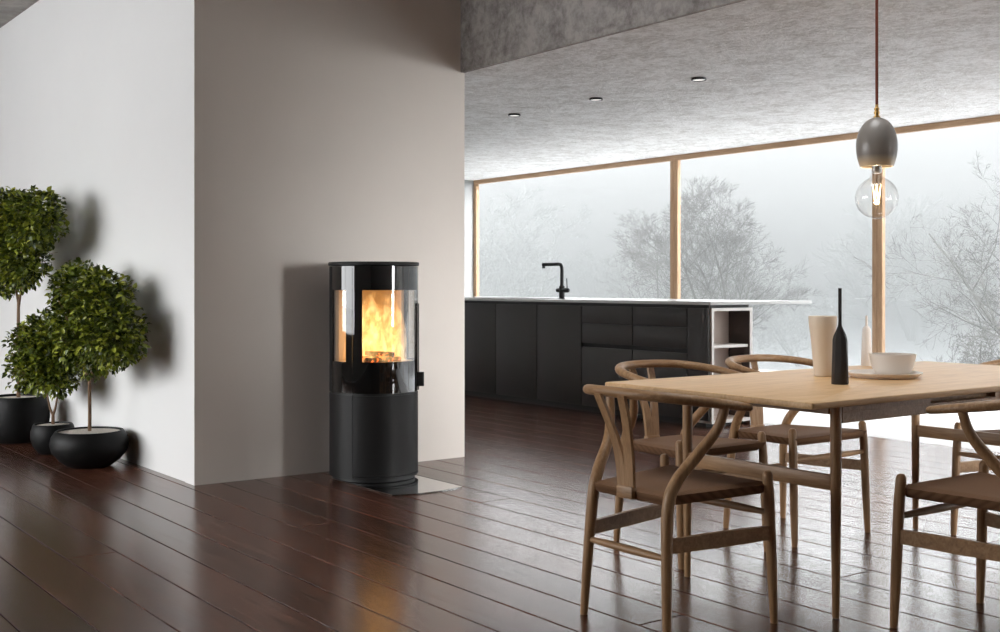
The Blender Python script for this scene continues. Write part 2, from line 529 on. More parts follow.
# concrete beam face and ceilings
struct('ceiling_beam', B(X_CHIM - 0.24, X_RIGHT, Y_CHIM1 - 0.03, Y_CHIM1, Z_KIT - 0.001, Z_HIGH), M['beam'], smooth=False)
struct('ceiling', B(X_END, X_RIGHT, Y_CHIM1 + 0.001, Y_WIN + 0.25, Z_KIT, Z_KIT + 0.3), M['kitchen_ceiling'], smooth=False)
KX0, KX1, KY0, KY1 = -3.5, -1.9, 2.3, 4.0          # unseen roof light, added to brighten the tabletop
bm = bmesh.new()
box(bm, X_END, KX0, Y_FRONT - 0.25, Y_CHIM1, Z_HIGH, Z_HIGH + 0.3)
box(bm, KX1, X_RIGHT, Y_FRONT - 0.25, Y_CHIM1, Z_HIGH, Z_HIGH + 0.3)
box(bm, KX0, KX1, Y_FRONT - 0.25, KY0, Z_HIGH, Z_HIGH + 0.3)
box(bm, KX0, KX1, KY1, Y_CHIM1, Z_HIGH, Z_HIGH + 0.3)
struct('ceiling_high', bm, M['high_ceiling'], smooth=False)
bm = bmesh.new()
for q in ((KX0 - 0.1, KX0, KY0 - 0.1, KY1 + 0.1), (KX1, KX1 + 0.1, KY0 - 0.1, KY1 + 0.1), (KX0, KX1, KY0 - 0.1, KY0), (KX0, KX1, KY1, KY1 + 0.1)):
    box(bm, *q, Z_HIGH + 0.3, Z_HIGH + 1.0)
struct('added_light_shaft', bm, M['high_ceiling'], smooth=False)  # unseen shaft added to keep the roof light off the stove wall
rl = struct('added_roof_light', B(KX0, KX1, (KY0 + KY1) / 2 - 0.04, (KY0 + KY1) / 2 + 0.04, Z_HIGH + 0.92, Z_HIGH + 1.0), M['high_ceiling'], smooth=False)
RL = rl
# closing walls
struct('wall_end', B(X_END - 0.25, X_END, Y_FRONT - 0.25, Y_WIN + 0.045, 0, Z_HIGH), M['end_paint'], smooth=False)
bm = bmesh.new()
box(bm, X_RIGHT, X_RIGHT + 0.25, Y_FRONT - 0.25, 6.1, 0, Z_HIGH)
box(bm, X_RIGHT, X_RIGHT + 0.25, 6.1, Y_WIN + 0.25, Z_KIT, Z_HIGH)
box(bm, X_RIGHT, X_RIGHT + 0.25, 7.6, Y_WIN + 0.25, 0, Z_KIT)
struct('wall_right', bm, M['room_wall'], smooth=False)
WX0, WX1, WZ0, WZ1 = -11.4, -4.4, 0.5, 3.1
bm = bmesh.new()
box(bm, X_END, WX0, Y_FRONT - 0.25, Y_FRONT, 0, Z_HIGH)
box(bm, WX1, X_RIGHT, Y_FRONT - 0.25, Y_FRONT, 0, Z_HIGH)
box(bm, WX0, WX1, Y_FRONT - 0.25, Y_FRONT, 0, WZ0)
box(bm, WX0, WX1, Y_FRONT - 0.25, Y_FRONT, WZ1, Z_HIGH)
struct('wall_front', bm, M['room_wall'], smooth=False)

struct('added_eave', B(WX0 - 0.4, WX1 + 0.4, Y_FRONT - 1.5, Y_FRONT - 0.25, 3.12, 3.3), M['high_ceiling'], smooth=False)  # unseen eave added to cut high sky light on the white wall
# the long kitchen window: timber head, jamb, posts and a pane per bay
FR = 0.052
posts = [(-12.18, -12.115), (-8.648, -8.541), (-6.196, -6.095), (-3.75, -3.65), (-1.30, -1.20), (1.15, 1.25), (3.33, 3.40)]
win = struct('window_1', B(X_END, X_RIGHT, Y_WIN, Y_WIN + 0.045, Z_KIT - FR, Z_KIT, bev=0.003), M['oak_frame'])
for a, b in posts:
    bm = bmesh.new()
    mid = (a + b) / 2
    if -9 < a < -6:
        box(bm, a, mid - 0.003, Y_WIN, Y_WIN + 0.045, 0.0, Z_KIT - FR, bev=0.003)
        box(bm, mid + 0.003, b, Y_WIN, Y_WIN + 0.045, 0.0, Z_KIT - FR, bev=0.003)
        box(bm, mid - 0.003, mid + 0.003, Y_WIN + 0.006, Y_WIN + 0.04, 0.0, Z_KIT - FR)
    else:
        box(bm, a, b, Y_WIN, Y_WIN + 0.045, 0.0, Z_KIT - FR, bev=0.003)
    finish('window_post', bm, M['oak_post'], win)
for (a, b), (c, d) in zip(posts, posts[1:]):
    finish('glass_pane', B(b, c, Y_WIN + 0.018, Y_WIN + 0.026, 0.0, Z_KIT - FR), M['window_glass'], win, smooth=False)
# unseen window in the front wall; right-wall opening added to light the stove wall
win2 = struct('window_2', B(WX0, WX1, Y_FRONT - 0.16, Y_FRONT - 0.08, WZ1 - 0.05, WZ1), M['oak_frame'])
finish('window_sill', B(WX0, WX1, Y_FRONT - 0.25, Y_FRONT + 0.05, WZ0, WZ0 + 0.03), M['niche_edge'], win2)
for x in (WX0, (WX0 + WX1) / 2 - 0.03, WX1 - 0.06):
    finish('window_post', B(x, x + 0.06, Y_FRONT - 0.16, Y_FRONT - 0.08, WZ0 + 0.03, WZ1 - 0.05), M['oak_post'], win2)
finish('glass_pane', B(WX0 + 0.06, WX1 - 0.06, Y_FRONT - 0.125, Y_FRONT - 0.115, WZ0 + 0.03, WZ1 - 0.05), M['window_glass'], win2, smooth=False)
win3 = struct('added_side_window', B(X_RIGHT + 0.05, X_RIGHT + 0.17, 6.1, 7.6, Z_KIT - FR, Z_KIT), M['oak_frame'])
for y in (6.1, 7.52):
    finish('window_post', B(X_RIGHT + 0.05, X_RIGHT + 0.17, y, y + 0.08, 0, Z_KIT - FR), M['oak_post'], win3)
finish('glass_pane', B(X_RIGHT + 0.105, X_RIGHT + 0.115, 6.18, 7.52, 0.0, Z_KIT - FR), M['window_glass'], win3, smooth=False)

struct('added_glow_block', B(X_RIGHT, X_RIGHT + 0.3, Y_WIN + 0.3, 12.6, -0.6, 2.8), M['room_wall'], smooth=False)  # unseen outside wall added to keep the side glow off the window posts
finish('glass_pane', B(KX0, KX1, KY0, KY1, Z_HIGH + 0.95, Z_HIGH + 0.96), M['window_glass'], RL, smooth=False)
# snow outside
bm = bmesh.new()
N = 60
gv = {}
def ground_z(x, y):
    dd = max(0.0, y - 12)
    return -0.62 - 2.2 * (1 - math.exp(-dd / 18.0)) + 0.25 * noise.noise(Vector((x * 0.06, y * 0.06, 0.3)))
ys = [8.8 + (i / N) ** 2 * 150 for i in range(N + 1)]
xs = [-150 + 200 * i / N for i in range(N + 1)]
for i, y in enumerate(ys):
    for j, x in enumerate(xs):
        gv[i, j] = bm.verts.new((x, y, ground_z(x, y)))
for i in range(N):
    for j in range(N):
        bm.faces.new((gv[i, j], gv[i, j + 1], gv[i + 1, j + 1], gv[i + 1, j]))
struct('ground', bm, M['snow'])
struct('ground_bounce_strip', B(X_END - 6, X_RIGHT + 8, Y_WIN + 0.26, 13.6, -0.5, -0.2), M['bounce_snow'], smooth=False)  # snow strip added to bounce light onto the kitchen ceiling
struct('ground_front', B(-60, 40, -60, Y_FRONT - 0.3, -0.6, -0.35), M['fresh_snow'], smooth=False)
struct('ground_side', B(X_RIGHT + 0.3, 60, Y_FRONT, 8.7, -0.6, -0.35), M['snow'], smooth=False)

# ================================================================== STOVE
SX, SY, SR = -5.683, 3.308, 0.247
stove = empty('wood_stove', (SX, SY, 0), 0, label='tall round black wood stove with a burning fire against the warm grey wall', cat='stove')
D = math.radians
bm = bmesh.new()
lathe(bm, [(0, 0.0), (0.225, 0.0), (0.230, 0.004), (0.230, 0.022), (0, 0.022)], 64)
finish('plinth', bm, M['black_plinth'], stove)
bm = bmesh.new()          # lower body, rear and sides
shell(bm, SR - 0.012, SR, 0.026, 0.475, D(58.4), D(301.6), 48)
finish('lower_casing', bm, M['stove_steel'], stove)
bm = bmesh.new()
lathe(bm, [(0, 0.022), (SR + 0.001, 0.022), (SR + 0.002, 0.025), (SR + 0.001, 0.030), (0, 0.030)], 64)
finish('base_ring', bm, M['stove_steel'], stove)
bm = bmesh.new()
shell(bm, SR - 0.012, SR, 0.034, 0.472, D(-57.8), D(57.8), 40)
finish('log_door', bm, M['stove_steel'], stove)
bm = bmesh.new()
lathe(bm, [(0, 0.474), (SR - 0.006, 0.474), (SR - 0.006, 0.484), (0, 0.484)], 64)
finish('middle_plate', bm, M['black_plinth'], stove)
# upper casing: back half closed, with a narrow side window each side
ZB, ZT = 0.485, 1.176
bm = bmesh.new()
shell(bm, SR - 0.012, SR, ZB, ZT, D(98), D(262), 40)
finish('upper_casing', bm, M['stove_steel'], stove)
OZ0, OZ1 = 0.655, 1.045
for s, nm in ((1, 'side_panel'), (-1, 'side_panel')):
    a, b = (D(58.6), D(98)) if s > 0 else (D(-98), D(-58.6))
    i0, i1 = (D(68), D(96)) if s > 0 else (D(-96), D(-68))
    bm = bmesh.new()
    shell(bm, SR - 0.010, SR, ZB, OZ0, a, b, 14)
    shell(bm, SR - 0.010, SR, OZ1, ZT, a, b, 14)
    if s > 0:
        shell(bm, SR - 0.010, SR, OZ0, OZ1, a, i0, 4); shell(bm, SR - 0.010, SR, OZ0, OZ1, i1, b, 2)
    else:
        shell(bm, SR - 0.010, SR, OZ0, OZ1, a, i0, 2); shell(bm, SR - 0.010, SR, OZ0, OZ1, i1, b, 4)
    sp_ = finish(nm, bm, M['black_glass'], stove)
    bm = bmesh.new()
    shell(bm, SR - 0.009, SR - 0.003, OZ0, OZ1, i0, i1, 10)
    finish('side_glass', bm, M['stove_glass'], sp_)
# the curved front door
bm = bmesh.new()
A = D(57.8); I = D(45)
shell(bm, SR - 0.006, SR + 0.002, ZB, OZ0, -A, A, 40)
shell(bm, SR - 0.006, SR + 0.002, OZ1, ZT, -A, A, 40)
shell(bm, SR - 0.006, SR + 0.002, OZ0, OZ1, -A, -I, 6)
shell(bm, SR - 0.006, SR + 0.002, OZ0, OZ1, I, A, 6)
door = finish('fire_door', bm, M['black_glass'], stove)
bm = bmesh.new()
shell(bm, SR - 0.004, SR + 0.001, OZ0, OZ1, -I, I, 32)
finish('door_glass', bm, M['stove_glass'], door)
bm = bmesh.new()
ha = D(57)
hx, hy = math.cos(ha), math.sin(ha)
def rotbox(bm, cx, cy, ang, l0, l1, w, z0, z1, bev=0.002):
    k = len(bm.verts)
    box(bm, l0, l1, -w / 2, w / 2, z0, z1, bev)
    bm.verts.ensure_lookup_table()
    vs = bm.verts[k:] if bev == 0 else list(bm.verts)[k:]
    bmesh.ops.transform(bm, matrix=Matrix.Translation((cx, cy, 0)) @ Matrix.Rotation(ang, 4, 'Z'), verts=vs)
rotbox(bm, 0, 0, ha, SR, SR + 0.034, 0.016, 0.505, 0.585, 0.003)
finish('door_handle', bm, M['black_plinth'], door)
# metal trim line above the handle
bm = bmesh.new(); shell(bm, SR + 0.001, SR + 0.006, ZB, 0.97, D(56.5), D(59), 3)
finish('door_edge_trim', bm, M['black_plinth'], door)
bm = bmesh.new()
lathe(bm, [(0, ZT + 0.004), (SR + 0.002, ZT + 0.004), (SR + 0.006, ZT + 0.007), (SR + 0.006, ZT + 0.02), (SR + 0.003, ZT + 0.024), (0, ZT + 0.024)], 72)
finish('top_plate', bm, M['stove_steel'], stove)
# firebox
FB = 0.205
bm = bmesh.new()
shell(bm, FB, FB + 0.02, OZ0 - 0.03, OZ1 + 0.03, D(100), D(260), 24)
for s in (1, -1):
    pass
lathe(bm, [(0, OZ0 - 0.03), (FB + 0.02, OZ0 - 0.03), (FB + 0.02, OZ0 - 0.008), (0, OZ0 - 0.008)], 40)
lathe(bm, [(0, OZ1 + 0.008), (FB + 0.02, OZ1 + 0.008), (FB + 0.02, OZ1 + 0.03), (0, OZ1 + 0.03)], 40)
finish('firebox', bm, M['vermiculite'], stove)

# burning logs, embers and the fire
M['ember'] = mat('charred_wood', (0.03, 0.018, 0.012), 0.9)
t = NT(M['ember'])
v = t.coords()
n1 = t.noise(v, 38, 4, 0.6)
t.l(t.ramp(n1, [(0.52, (0, 0, 0)), (0.60, (1.0, 0.13, 0.015)), (0.75, (1.0, 0.40, 0.08))]), t.b.inputs['Emission Color'])
t.b.inputs['Emission Strength'].default_value = 2.2
ZF = OZ0 - 0.008
def log(p0, p1, r, lab):
    bm = bmesh.new()
    a, b = Vector(p0), Vector(p1)
    pts = [a.lerp(b, k / 4) + Vector((random.uniform(-.004, .004), random.uniform(-.004, .004), random.uniform(-.002, .002))) for k in range(5)]
    tube(bm, [tuple(q) for q in pts], [r * random.uniform(0.9, 1.1) for _ in pts], 10, 3, False)
    o = finish('firewood_log', bm, M['ember'])
    o.location = (SX, SY, 0)
    tag(o, lab, 'log', 'burning logs in the stove')
random.seed(3)
log((-0.02, -0.12, ZF + 0.019), (0.03, 0.12, ZF + 0.019), 0.0185, 'glowing log lying at the back of the fire in the stove')
log((0.09, -0.10, ZF + 0.016), (0.06, 0.13, ZF + 0.016), 0.0155, 'glowing log lying just behind the stove glass at the front of the fire')
log((-0.04, -0.03, ZF + 0.050), (0.12, 0.05, ZF + 0.046), 0.013, 'glowing log laid across the top of two burning logs in the stove')

def fire_mat():
    m = bpy.data.materials.new('flame'); m.use_nodes = True
    t = m.node_tree; t.nodes.clear()
    nt_ = NT.__new__(NT); nt_.t = t; nt_.b = None
    o = t.nodes.new('ShaderNodeOutputMaterial')
    v = nt_.coords(scale=(1, 1, 0.55))
    wob = nt_.n('ShaderNodeTexNoise', Scale=7.0, Detail=2.0)
    t.links.new(v, wob.inputs['Vector'])
    sc = nt_.n('ShaderNodeVectorMath', {'operation': 'SCALE'}); t.links.new(wob.outputs['Color'], sc.inputs[0]); sc.inputs['Scale'].default_value = 0.12
    ad = nt_.n('ShaderNodeVectorMath', {'operation': 'ADD'}); t.links.new(v, ad.inputs[0]); t.links.new(sc.outputs[0], ad.inputs[1])
    n1 = nt_.noise(ad.outputs[0], 24, 4, 0.6, 1.0)
    dens = nt_.n('ShaderNodeMapRange'); t.links.new(n1, dens.inputs[0])
    dens.inputs[1].default_value = 0.44; dens.inputs[2].default_value = 0.66; dens.inputs[3].default_value = 0.0; dens.inputs[4].default_value = 1.0
    c = nt_.ramp(dens.outputs[0], [(0.0, (1.0, 0.30, 0.04)), (0.35, (1.0, 0.52, 0.13)), (0.8, (1.0, 0.74, 0.34))])
    mu = nt_.n('ShaderNodeMath', {'operation': 'MULTIPLY'}); t.links.new(dens.outputs[0], mu.inputs[0]); mu.inputs[1].default_value = 12.5
    ad2 = nt_.n('ShaderNodeMath', {'operation': 'ADD'}); t.links.new(mu.outputs[0], ad2.inputs[0]); ad2.inputs[1].default_value = 1.2
    em = t.nodes.new('ShaderNodeEmission')
    t.links.new(c, em.inputs[0]); t.links.new(ad2.outputs[0], em.inputs[1])
    t.links.new(em.outputs[0], o.inputs['Volume'])
    m.cycles.volume_step_rate = 0.25 if hasattr(m.cycles, 'volume_step_rate') else 1.0
    return m
M['flame'] = fire_mat()
bm = bmesh.new()
tongues = [(-0.03, -0.07, 0.10, 0.33), (-0.05, 0.05, 0.10, 0.38), (0.05, 0.0, 0.11, 0.30), (0.06, 0.09, 0.095, 0.385), (0.04, -0.10, 0.08, 0.28), (-0.09, 0.0, 0.08, 0.34)]
rr_, zz_ = 30, 14
rings = []
for j in range(zz_ + 1):
    zf = j / zz_ * 0.382
    ring = []
    for k in range(rr_):
        a = 2 * math.pi * k / rr_
        best = 0.012
        for tx, ty, tr, th_ in tongues:
            if zf < th_:
                q = tr * (1 - (zf / th_) ** 2.2) ** 0.7
                dx, dy = math.cos(a), math.sin(a)
                bb = dx * tx + dy * ty
                cc = tx * tx + ty * ty - q * q
                dsc = bb * bb - cc
                if dsc > 0: best = max(best, bb + math.sqrt(dsc))
        best = min(best, 0.185)
        ring.append(bm.verts.new((best * math.cos(a + zf * 2), best * math.sin(a + zf * 2), ZF + 0.012 + zf)))
    rings.append(ring)
for a, b in zip(rings, rings[1:]):
    for k in range(rr_):
        bm.faces.new((a[k], a[(k + 1) % rr_], b[(k + 1) % rr_], b[k]))
bm.faces.new(rings[0][::-1]); bm.faces.new(rings[-1])
fire = finish('fire', bm, M['flame'])
fire.location = (SX, SY, 0)
tag(fire, 'bright yellow flames licking up behind the stove glass', 'fire', kind='stuff')
fl = bpy.data.lights.new('firelight', 'POINT'); fl.energy = 0.5; fl.color = (1.0, 0.55, 0.2); fl.shadow_soft_size = 0.12
flo = bpy.data.objects.new('firelight', fl); flo.location = (SX + 0.02, SY, 0.86); col.objects.link(flo)

# glass hearth plate
bm = bmesh.new()
outl = []
for k in range(25):
    a = math.asin(0.217 / 0.597) * (-1 + 2 * k / 24)
    outl.append((0.597 * math.cos(a), 0.597 * math.sin(a)))
outl += [(-0.1, 0.217), (-0.1, -0.217)]
prism(bm, outl, 0.0005, 0.0065, 0.001, 1)
hp = finish('hearth_plate', bm, M['hearth_glass'])
hp.location = (SX, SY, 0)
tag(hp, 'clear glass floor plate under the round black stove', 'hearth plate')
stove.location.z = 0.007
for o in (fire,): o.location.z = 0.0

# ================================================================== KITCHEN ISLAND
IY, IY1 = 6.478, 6.955
IX0, IX1 = -10.6, -6.135
isl = empty('kitchen_island', ((IX0 + IX1) / 2, (IY + IY1) / 2, 0), 0, label='long matt black kitchen island with drawers and an open end shelf', cat='kitchen island')
def ip(name, bm, m, parent=isl, **k):
    o = finish(name, bm, m, None, **k)
    for v_ in o.data.vertices:
        v_.co.x -= isl.location.x; v_.co.y -= isl.location.y
    o.parent = parent
    return o
ip('carcass', B(IX0, -6.36, IY + 0.025, IY1, 0.052, 0.905), M['black_plinth'])
ip('plinth', B(IX0, -6.20, IY + 0.03, IY1 - 0.03, 0.0, 0.052), M['black_plinth'])
seams = [IX0, -9.9, -9.38, -8.861, -8.237, -7.6215]
g = 0.004
for a, b in zip(seams, seams[1:]):
    ip('cabinet_door', B(a + g, b - g, IY, IY + 0.022, 0.052, 0.902, bev=0.0015), M['black_front'])
cols_ = [-7.6215, -6.984, -6.368]
for a, b in zip(cols_, cols_[1:]):
    ip('drawer_front', B(a + g, b - g, IY, IY + 0.022, 0.7575, 0.902, bev=0.0015), M['black_front'])
    ip('drawer_front', B(a + g, b - g, IY, IY + 0.022, 0.588, 0.7525, bev=0.0015), M['black_front'])
    ip('cabinet_door', B(a + g, b - g, IY, IY + 0.022, 0.052, 0.553, bev=0.0015), M['black_front'])
ip('end_panel', B(-6.368 + g, IX1 - 0.012, IY, IY + 0.022, 0.052, 0.902, bev=0.0015), M['black_front'])
# open niche facing +X
NX0 = -6.35
bm = bmesh.new()
YA, YB = IY + 0.024, IY1
box(bm, NX0, IX1, YA, YA + 0.022, 0.03, 0.905)
box(bm, NX0, IX1, YB - 0.028, YB, 0.0, 0.905)
box(bm, NX0, IX1, YA + 0.022, YB - 0.028, 0.882, 0.905)
box(bm, NX0, IX1, YA + 0.022, YB - 0.028, 0.03, 0.055)
box(bm, NX0 - 0.005, NX0, YA, YB, 0.03, 0.905)
ni = ip('open_shelf_unit', bm, M['niche'], smooth=False)
bm = bmesh.new()                           # white lipping on the front edges
for q in ((YA, YA + 0.022, 0.03, 0.905), (YB - 0.028, YB, 0.0, 0.905), (YA + 0.022, YB - 0.028, 0.882, 0.905), (YA + 0.022, YB - 0.028, 0.03, 0.055)):
    box(bm, IX1, IX1 + 0.003, *q)
ip('white_lipping', bm, M['niche_edge'], ni, smooth=False)
ip('inner_shade_sheet', B(NX0, IX1 - 0.004, YB - 0.032, YB - 0.0285, 0.056, 0.881), M['niche_shade'], ni, smooth=False)  # dark sheet standing in for shade on the niche's inner side
ip('shelf', B(NX0, IX1 - 0.015, YA + 0.022, YB - 0.028, 0.600, 0.622, bev=0.001), M['niche_edge'], ni)
wt = finish('worktop', B(IX0, -6.118, IY - 0.006, 7.652, 0.929, 0.953, bev=0.0015), M['counter'])
tag(wt, 'pale grey slab worktop overhanging the black kitchen island', 'worktop')
ip('shadow_gap_rail', B(IX0, IX1 - 0.02, IY + 0.02, IY1 - 0.02, 0.902, 0.9285), M['black_plinth'])
# support leg line under the overhang is not in view; sink and tap
sk = empty('kitchen_sink', (-8.85, 6.74, 0.953), 0, label='black sink set into the pale worktop left of the tap', cat='sink')
bm = bmesh.new()
for q in ((-0.42, 0.42, -0.20, -0.185), (-0.42, 0.42, 0.185, 0.20), (-0.42, -0.405, -0.185, 0.185), (0.405, 0.42, -0.185, 0.185)):
    box(bm, *q, 0.0005, 0.004, bev=0.001, seg=1)
finish('rim', bm, M['black_steel'], sk)
finish('basin', B(-0.405, 0.405, -0.185, 0.185, 0.0002, 0.002), M['black_plinth'], sk, smooth=False)
FX, FY, FZ = -8.335, 6.85, 0.953
tap = empty('kitchen_tap', (FX, FY, FZ), 0, label='matt black L-shaped kitchen tap standing on the pale worktop', cat='tap')
bm = bmesh.new()
lathe(bm, [(0, 0.0), (0.030, 0.0), (0.030, 0.006), (0.026, 0.008), (0.026, 0.115), (0.022, 0.12), (0, 0.12)], 28)
finish('tap_body', bm, M['black_steel'], tap)
bm = bmesh.new()
tube(bm, [(0, 0, 0.118), (0, 0, 0.20), (0, 0, 0.275), (-0.012, 0, 0.308), (-0.045, 0, 0.320), (-0.14, 0, 0.320), (-0.275, 0, 0.320)], 0.0165, 14, 6)
sp2 = finish('spout', bm, M['black_steel'], tap)
bm = bmesh.new()
lathe(bm, [(0, 0.283), (0.014, 0.283), (0.015, 0.285), (0.015, 0.312), (0, 0.312)], 20, c=(-0.268, 0, 0))
finish('aerator', bm, M['black_steel'], sp2)
bm = bmesh.new()
tube(bm, [(-0.06, 0, 0.078), (0.0, 0, 0.078), (0.085, 0, 0.078)], 0.021, 16, 2)
hb = finish('mixer_cartridge', bm, M['black_steel'], tap)
bm = bmesh.new()
tube(bm, [(0.075, 0, 0.095), (0.073, 0, 0.14), (0.070, 0, 0.185)], 0.0045, 8, 2)
finish('lever', bm, M['black_steel'], hb)

# downlights
bmD = bmesh.new()
for i, (x, lab) in enumerate(((-7.257, 'recessed ceiling downlight nearest the chimney wall'), (-6.29, 'middle recessed ceiling downlight of the row of three'), (-5.287, 'recessed ceiling downlight nearest the hanging lamp'))):
    if i == 0:
        dl = empty('downlight', (x, 5.485, Z_KIT))
        bm = bmesh.new()
        lathe(bm, [(0.046, 0.0), (0.050, -0.012), (0.046, -0.016), (0.040, -0.014), (0.040, 0.0)], 32)
        finish('trim_ring', bm, M['black_steel'], dl)
        bm = bmesh.new()
        lathe(bm, [(0, -0.013), (0.039, -0.012), (0.0395, -0.002), (0, -0.002)], 32)
        finish('lamp_lens', bm, M['lens'], dl)
        first = dl
    else:
        dl = copy_tree(first); dl.location.x = x
    tag(dl, lab, 'downlight', 'downlights in the kitchen ceiling')

# ================================================================== DINING TABLE
TT = 0.733
tx0, tx1, ty0, ty1 = -3.140, -2.215, 2.775, 4.72
tcx, tcy = (tx0 + tx1) / 2, (ty0 + ty1) / 2
table = empty('dining_table', (tcx, tcy, 0), 0, label='long oak dining table with round tapered legs set with ceramics', cat='table')
def tp(name, bm, m, **k):
    o = finish(name, bm, m, table, **k)
    for v_ in o.data.vertices:
        v_.co.x -= tcx; v_.co.y -= tcy
    return o
bm = bmesh.new()
prism(bm, round_rect(tx0, tx1, ty0, ty1, 0.010, 4), TT - 0.021, TT, 0.005, 2)
tp('tabletop', bm, M['oak_top'])
LX, LY = (-2.395, -3.06), (3.115, 4.535)
for x in LX:
    for y in LY:
        bm = bmesh.new()
        tube(bm, [(x, y, 0.002), (x, y, 0.25), (x, y, 0.50), (x, y, TT - 0.0215)], [0.0115, 0.0155, 0.0182, 0.0182], 18, 3, False)
        tp('leg', bm, M['oak'])
za, zb = 0.632, TT - 0.0215
for x in LX:
    bm = bmesh.new()
    ya, yb = LY[0] + 0.02, LY[1] - 0.02
    box(bm, x - 0.011, x + 0.011, ya, yb, za, za + 0.035, 0.001, 1)
    for q in ((ya, ya + 0.485), (yb - 0.485, yb)):
        box(bm, x - 0.011, x + 0.011, *q, za + 0.035, zb)
    tp('side_apron', bm, M['oak_x'])
for y in LY:
    tp('end_apron', B(LX[1] + 0.02, LX[0] - 0.02, y - 0.011, y + 0.011, za + 0.028, zb, bev=0.001, seg=1), M['oak_x'])
    tp('stretcher', B(LX[1] + 0.015, LX[0] - 0.015, y - 0.011, y + 0.011, 0.413, 0.463, bev=0.003), M['oak_x'])

tp('pull_out_leaf', B(LX[1] + 0.03, LX[0] - 0.02, LY[0] + 0.1, LY[1] - 0.1, za + 0.02, zb), M['oak_x'])

# ================================================================== CHAIRS
def mirror(pts): return [(-x, y, z) for x, y, z in pts]
def make_chair():
    root = empty('wishbone_chair', (0, 0, 0))
    for s in (1, -1):
        bm = bmesh.new()
        tube(bm, [(s * 0.243, 0.213, 0.002), (s * 0.240, 0.207, 0.16), (s * 0.236, 0.199, 0.38), (s * 0.233, 0.193, 0.472)], [0.0125, 0.0165, 0.0175, 0.0165], 14, 4)
        finish('front_leg', bm, M['oak'], root)
        bm = bmesh.new()
        tube(bm, [(s * 0.192, -0.213, 0.002), (s * 0.183, -0.205, 0.18), (s * 0.173, -0.190, 0.39), (s * 0.178, -0.162, 0.475), (s * 0.206, -0.095, 0.56), (s * 0.244, -0.052, 0.635), (s * 0.263, -0.035, 0.706)],
             [0.0125, 0.0165, 0.0195, 0.0195, 0.018, 0.016, 0.0145], 14, 6)
        finish('rear_leg', bm, M['oak'], root)
        bm = bmesh.new()
        a, b = Vector((s * 0.178, -0.19, 0.285)), Vector((s * 0.238, 0.195, 0.29))
        dv = (b - a); w = Vector((0, 0, 1)).cross(dv).normalized() * 0.0085
        vs = []
        for p, hh in ((a, 0.022), (a.lerp(b, .5), 0.024), (b, 0.022)):
            vs.append([bm.verts.new(p + w * i + Vector((0, 0, hh * j))) for i, j in ((-1, -1), (1, -1), (1, 1), (-1, 1))])
        for q, r in zip(vs, vs[1:]):
            for k in range(4): bm.faces.new((q[k], q[(k + 1) % 4], r[(k + 1) % 4], r[k]))
        bm.faces.new(vs[0]); bm.faces.new(vs[-1][::-1])
        finish('side_stretcher', bm, M['oak_x'], root)
    bm = bmesh.new()
    tube(bm, [(-0.236, 0.200, 0.352), (-0.12, 0.200, 0.352), (0, 0.200, 0.352), (0.12, 0.200, 0.352), (0.236, 0.200, 0.352)], [0.009, 0.0125, 0.0135, 0.0125, 0.009], 12, 3)
    finish('front_stretcher', bm, M['oak_x'], root)
    bm = bmesh.new()
    tube(bm, [(-0.178, -0.202, 0.248), (-0.09, -0.202, 0.248), (0, -0.202, 0.248), (0.09, -0.202, 0.248), (0.178, -0.202, 0.248)], [0.009, 0.0125, 0.0135, 0.0125, 0.009], 12, 3)
    finish('back_stretcher', bm, M['oak_x'], root)
    # seat: paper cord slung over four rails, dished in the middle
    bm = bmesh.new()
    n = 18
    def sp(u, v):
        y = -0.198 + v * 0.412
        hw = 0.166 + v * 0.072
        return hw * (2 * u - 1), y
    top, bot = {}, {}
    for i in range(n + 1):
        for j in range(n + 1):
            u, v = i / n, j / n
            x, y = sp(u, v)
            eu, ev = 1 - abs(2 * u - 1), 1 - abs(2 * v - 1)
            e = min(eu, ev)
            dip = 0.012 * (1 - math.exp(-e * 3.5))
            rnd = 0.013 * math.exp(-e * 16)
            lift = 0.010 * (v - 0.5)
            cut = 0.0
            top[i, j] = bm.verts.new((x, y, 0.452 + lift - dip - rnd))
            bot[i, j] = bm.verts.new((x * (1 - 0.03 * math.exp(-e * 16)), y * (1 - 0.03 * math.exp(-e * 16)), 0.404 + lift + rnd * 0.8))
    for i in range(n):
        for j in range(n):
            bm.faces.new((top[i, j], top[i + 1, j], top[i + 1, j + 1], top[i, j + 1]))
            bm.faces.new((bot[i, j], bot[i, j + 1], bot[i + 1, j + 1], bot[i + 1, j]))
    for k in range(n):
        for q in (((k, 0), (k + 1, 0)), ((k, n), (k + 1, n)), ((0, k), (0, k + 1)), ((n, k), (n, k + 1))):
            bm.faces.new((top[q[0]], top[q[1]], bot[q[1]], bot[q[0]]))
    finish('seat', bm, M['cord'], root, angle=60)
    bm = bmesh.new()
    box(bm, -0.036, 0.036, -0.213, -0.188, 0.408, 0.447, 0.004)
    finish('back_seat_rail', bm, M['oak_x'], root)
    # steam-bent top rail
    h_ = [(0.0, -0.252, 0.745), (0.085, -0.246, 0.744), (0.165, -0.215, 0.740), (0.228, -0.148, 0.731), (0.260, -0.065, 0.719), (0.268, 0.01, 0.708), (0.264, 0.070, 0.699)]
    r_ = [0.0195, 0.0195, 0.0195, 0.019, 0.018, 0.0165, 0.0145]
    pts = mirror(h_[:0:-1]) + h_
    bm = bmesh.new()
    tube(bm, pts, r_[:0:-1] + r_, 14, 5, True, squash=0.86, up=(0, 0, 1))
    finish('top_rail', bm, M['oak_x'], root)
    # Y-shaped splat
    bm = bmesh.new()
    zs = [0.432, 0.47, 0.51, 0.545, 0.565, 0.60, 0.64, 0.68, 0.738]
    xo = [0.035, 0.037, 0.039, 0.041, 0.043, 0.048, 0.055, 0.062, 0.071]
